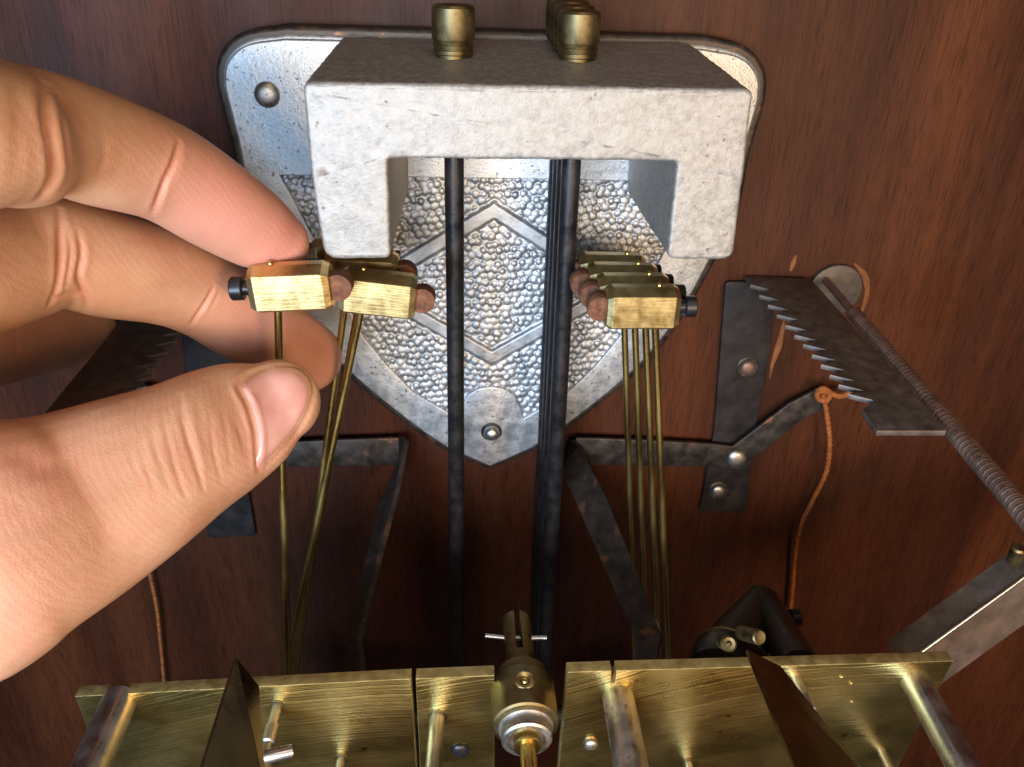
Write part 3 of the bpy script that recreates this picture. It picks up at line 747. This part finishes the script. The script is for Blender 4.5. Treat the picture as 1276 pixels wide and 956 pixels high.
# angle iron at the lower right
ai = thing('angle_iron', 'worn angle iron bar rising to the lower right edge behind the brass plate', 'angle iron', atY(1150, 830, -70))
e0 = atY(1122, 832, -76); e1 = atY(1345, 670, -66); dd = (e1 - e0).normalized(); dn = Vector((-dd.z, 0, dd.x)) * -1; dn = dn if dn.z < 0 else -dn
th = Vector((0, 1.6, 0)); fl = Vector((0, 5.5, 1.2)); wd = dn * 13.5
def slab(a, b, w1, t1): 
    V = [a, b, b + w1, a + w1]; V = V + [p + t1 for p in V]
    return V, [[0, 1, 2, 3], [7, 6, 5, 4]] + [[i, (i + 1) % 4, 4 + (i + 1) % 4, 4 + i] for i in range(4)]
build('front_flange', *slab(e0, e1, wd, th), M['iron_bar'], ai, 20)
build('top_flange', *slab(e0 + th, e1 + th, fl, dn * 1.5), M['iron_wash'], ai, 20)
build('edge_highlight', *tube([e0 + Vector((0, .1, 0)), e1 + Vector((0, .1, 0))], .42, 8), M['steel'], ai, 60)  # thin bright tube, a highlight built along the corner of the bar
q = atY(1277, 700, -70); build('bolt', *lathe(q + Vector((0, 3, -1)), (-.2, -.2, 1), [(-2, 1.6), (3, 1.6), (3.5, 1.2)], 16), M['brass_old'], ai)

# ------------------------------------------------------------------ the hand
def station(px, py, rpx, Y, asp=1.0):
    p = atY(px, py, Y); z_ = depth(p); return p, rpx * z_ / FOC, asp
def limb(sts, n=28, sub=8, tip=True):
    P = catmull([np.array((s[0].x, s[0].y, s[0].z, s[1], s[2])) for s in sts], sub)
    pts = [Vector(q[:3]) for q in P]; rad = [max(q[3], .2) for q in P]; asp = [q[4] for q in P]
    # round the far end
    if tip:
        e, r = pts[-1], rad[-1]; t = (pts[-1] - pts[-2]).normalized()
        for a in np.linspace(.2, 1.45, 8): pts.append(e + t * r * .95 * math.sin(a)); rad.append(r * math.cos(a)); asp.append(asp[-1])
    V, F = [], []; vd = ahead
    for i, p in enumerate(pts):
        t = (pts[min(i + 1, len(pts) - 1)] - pts[max(i - 1, 0)]).normalized()
        side = t.cross(vd).normalized(); dep = side.cross(t).normalized()
        for k in range(n):
            a = 2 * math.pi * k / n; V.append(p + side * math.cos(a) * rad[i] + dep * math.sin(a) * rad[i] * asp[i])
    for i in range(len(pts) - 1):
        for k in range(n): F.append([i * n + k, i * n + (k + 1) % n, (i + 1) * n + (k + 1) % n, (i + 1) * n + k])
    F.append(list(range(n))[::-1]); F.append([(len(pts) - 1) * n + k for k in range(n)])
    return V, F
index = [station(-330, 250, 120, -112, .85), station(-170, 190, 112, -106, .85), station(-60, 166, 106, -98, .85), station(10, 168, 98, -89, .88), station(60, 166, 76, -83, .95), station(122, 186, 71, -75), station(203, 214, 63, -66), station(268, 254, 58, -59), station(318, 286, 50, -54), station(346, 304, 40, -51.5)]
middle = [station(-330, 400, 118, -106, .85), station(-170, 360, 108, -94, .85), station(-60, 336, 96, -82, .88), station(20, 322, 80, -72, .9), station(75, 315, 70, -66), station(136, 330, 67, -61), station(205, 346, 60, -55, .92), station(255, 368, 55, -50, .88), station(300, 395, 54, -46, .84), station(345, 422, 50, -44, .84), station(383, 446, 45, -42.5, .86)]
ring = [station(-330, 520, 110, -98, .85), station(-170, 470, 86, -78), station(-60, 436, 64, -60), station(20, 424, 50, -48), station(75, 418, 42, -42), station(112, 408, 32, -38)]
pinky = [station(-330, 610, 90, -96, .85), station(-200, 560, 62, -78), station(-100, 530, 50, -62), station(-50, 520, 42, -56)]
thumb = [station(-420, 690, 180, -120, .7), station(-230, 720, 185, -118, .7), station(-80, 712, 160, -112, .72), station(5, 668, 147, -106, .74), station(88, 634, 126, -98, .78), station(172, 592, 106, -91, .85), station(232, 560, 90, -85, .88), station(278, 535, 82, -80, .82), station(320, 514, 70, -76.5, .72), station(348, 499, 53, -74.5, .66)]
palm = [station(-900, 640, 190, -140, .55), station(-700, 560, 210, -132, .5), station(-520, 500, 260, -124, .45), station(-380, 470, 265, -116, .4), station(-280, 450, 235, -110, .38)]
vf = merge(*[limb(s) for s in (index, middle, ring, pinky, thumb, palm)])
me = bpy.data.meshes.new('skin_raw'); me.from_pydata([tuple(v * S * 10) for v in vf[0]], [], vf[1]); me.update()
ob = bpy.data.objects.new('skin_raw', me); COL.objects.link(ob)
bm = bmesh.new(); bm.from_mesh(me); bmesh.ops.recalc_face_normals(bm, faces=bm.faces[:]); bm.to_mesh(me); bm.free()
md = ob.modifiers.new('r', 'REMESH'); md.mode = 'VOXEL'; md.voxel_size = .0042
dg = bpy.context.evaluated_depsgraph_get(); me2 = bpy.data.meshes.new_from_object(ob.evaluated_get(dg)); bpy.data.objects.remove(ob)
nv = len(me2.vertices); co = np.zeros(nv * 3); me2.vertices.foreach_get('co', co); co = co.reshape(-1, 3) * 100.0   # mm
ed = np.zeros(len(me2.edges) * 2, int); me2.edges.foreach_get('vertices', ed); ed = ed.reshape(-1, 2)
deg = np.bincount(ed.ravel(), minlength=nv).astype(float)[:, None]
def smooth(x, it, lam=.5):
    for _ in range(it):
        s = np.zeros_like(x); np.add.at(s, ed[:, 0], x[ed[:, 1]]); np.add.at(s, ed[:, 1], x[ed[:, 0]]); x = x + lam * (s / deg - x)
    return x
co = smooth(co, 13)
print('hand verts', nv)
# creases, folds and knuckle wrinkles: cut along lines drawn on the skin as seen, pressed into the surface
def set_co(c): me2.vertices.foreach_set('co', (c * S).ravel()); me2.update()
set_co(co)
def normals():
    nn = np.zeros(nv * 3); me2.vertices.foreach_get('normal', nn); return nn.reshape(-1, 3)
polys = [list(p.vertices) for p in me2.polygons]
bvh = BVHTree.FromPolygons([Vector(c) for c in co], polys)
def hit(px, py):
    h = bvh.ray_cast(CAM, ray(px, py).normalized()); return h[0], h[1]
creased = []
def crease(px, depth_mm, wid, amp_side=.14):
    global co
    pts = []
    for q in catmull([np.array(p, float) for p in px], 10):
        h, _ = hit(*q)
        if h is not None: pts.append(np.array(h))
    if len(pts) < 2: return
    pts = np.array(pts); lo = pts.min(0) - 6; hi = pts.max(0) + 6
    sel = np.where(((co > lo) & (co < hi)).all(1))[0]
    dm = np.linalg.norm(co[sel][:, None, :] - pts[None], axis=2); j = dm.argmin(1); dd_ = dm.min(1)
    fade = np.sin(np.pi * np.clip((j + .7) / (len(pts) + .4), 0, 1)) ** .6
    creased.append((sel, np.exp(-(dd_ / (wid * 1.1)) ** 2) * fade * min(.5, abs(depth_mm) * .6)))
    nn = normals()[sel]; prof = -depth_mm * np.exp(-(dd_ / wid) ** 2) + depth_mm * amp_side * np.exp(-((dd_ - wid * 2.2) / (wid * 1.1)) ** 2)
    co[sel] += nn * (prof * fade)[:, None]
CR = [  # index
    ([(56, 105), (60, 150), (67, 190), (66, 222), (52, 246)], 1.7, .8), ([(74, 120), (80, 170), (84, 205)], .25, .6),
    ([(224, 178), (216, 205), (205, 228), (190, 268)], .95, .5), ([(228, 186), (222, 210), (210, 236)], .2, .4),
    ([(128, 168), (130, 195), (122, 220)], .15, .8), ([(18, 100), (24, 160), (20, 220)], .15, 1.0),
    # middle
    ([(74, 262), (76, 310), (73, 352), (62, 380)], 1.0, .6), ([(84, 284), (88, 315), (84, 345), (80, 362)], .5, .45), ([(98, 290), (102, 318), (98, 345), (108, 372), (106, 390)], .75, .5),
    ([(62, 374), (85, 366), (108, 366)], .4, .5),
    ([(267, 358), (258, 375), (248, 390), (238, 405)], .6, .45), ([(274, 362), (262, 385)], .2, .4),
    # ring
    ([(20, 405), (22, 430), (20, 452)], .3, .6),
    # thumb: knuckle wrinkles
    ([(224, 492), (228, 525), (238, 560), (248, 590), (254, 615)], .50, .55), ([(236, 498), (244, 540), (256, 580)], -.35, .8),
    ([(204, 520), (212, 560), (224, 600), (236, 628)], .34, .5), ([(186, 520), (196, 566), (212, 610)], .24, .5), ([(172, 545), (184, 590), (198, 622)], .18, .5), ([(160, 540), (166, 575), (178, 610)], .14, .5),
    ([(262, 520), (266, 560), (276, 600)], .30, .5), ([(276, 500), (282, 540), (288, 580)], .22, .5), ([(292, 520), (300, 545), (305, 565)], .2, .5),
    ([(20, 560), (50, 580), (90, 575)], .35, 3.0)]
for px, dp, wd_ in CR: crease(px, dp * (.55 if 150 < px[0][0] < 300 and px[0][1] > 490 else 1), wd_ * (.8 if px[0][1] > 480 else 1))
set_co(co)
# a groove round the nail and a low fold of skin behind it
crease([(322, 588), (320, 566), (319, 545), (315, 525), (308, 503), (298, 482), (312, 467), (332, 458)], .35, .5, .9)
crease([(332, 458), (352, 455), (372, 458), (386, 470), (391, 486), (388, 502), (380, 522), (366, 544), (347, 566), (326, 586)], .25, .5, .3)
set_co(co)
# nail bed: flatten under the nail outline
NAIL = [(300, 482), (312, 470), (332, 461), (352, 458), (370, 461), (383, 472), (388, 486), (385, 502), (377, 520), (364, 541), (345, 563), (326, 582), (319, 586), (320, 566), (321, 545), (318, 525), (311, 503)]
nl = catmull([np.array(p, float) for p in NAIL + NAIL[:1]], 4)[:-1]
npoly = [tuple(p) for p in nl]
cen = np.mean(np.array(npoly), 0)
# flush of blood at the finger ends and round the nail
fl_ = np.zeros(nv)
for (px, py, rr, wgt) in [(290, 255, 13, .85), (352, 300, 12, .9), (240, 225, 9, .5), (320, 400, 13, .6), (395, 440, 11, .7), (290, 420, 8, .4), (345, 600, 5, .3), (330, 560, 9, .3), (40, 420, 14, .35), (10, 720, 22, .22), (230, 540, 9, .15), (0, 600, 16, .3)]:
    h, _ = hit(px, py)
    if h is None: continue
    d_ = np.linalg.norm(co - np.array(h), axis=1); fl_ = np.maximum(fl_, wgt * np.exp(-(d_ / rr) ** 2))
for sel_, w_ in creased: fl_[sel_] = np.minimum(1, fl_[sel_] + w_)
hand = thing('hand', 'light skinned left hand pinching a brass hammer between thumb and fingers', 'hand', (-75, -90, -50))
me2.name = 'skin'
bmv = co - np.array((-75, -90, -50)); me2.vertices.foreach_set('co', (bmv * S).ravel()); me2.update()
at_ = me2.attributes.new('flush', 'FLOAT', 'POINT'); at_.data.foreach_set('value', fl_)
link_mesh('skin', me2, M['skin'], hand, 180)
bvh = BVHTree.FromPolygons([Vector(c) for c in co], polys)
# thumb nail: curved plate resting on the skin
rings = 9; V, F = [], []; m_ = len(npoly)
for r_ in range(rings):
    k = 1 - r_ / rings
    for x, y in npoly:
        X_, Y_ = cen[0] + (x - cen[0]) * k, cen[1] + (y - cen[1]) * k
        h, nn = hit(X_, Y_)
        if h is None: h, nn = V[-1] if V else CAM, -ahead
        V.append(h + nn * (-.12 + .52 * min(1, (1 - k) * 4.5) ** .7))
h, nn = hit(*cen); V.append(h + nn * .40)
Vn = np.array([tuple(v) for v in V])
for i in range(rings - 1):
    for k in range(m_): F.append([i * m_ + k, i * m_ + (k + 1) % m_, (i + 1) * m_ + (k + 1) % m_, (i + 1) * m_ + k])
for k in range(m_): F.append([(rings - 1) * m_ + k, (rings - 1) * m_ + (k + 1) % m_, len(V) - 1])
build('thumbnail', V, F, M['nail'], hand, 180)
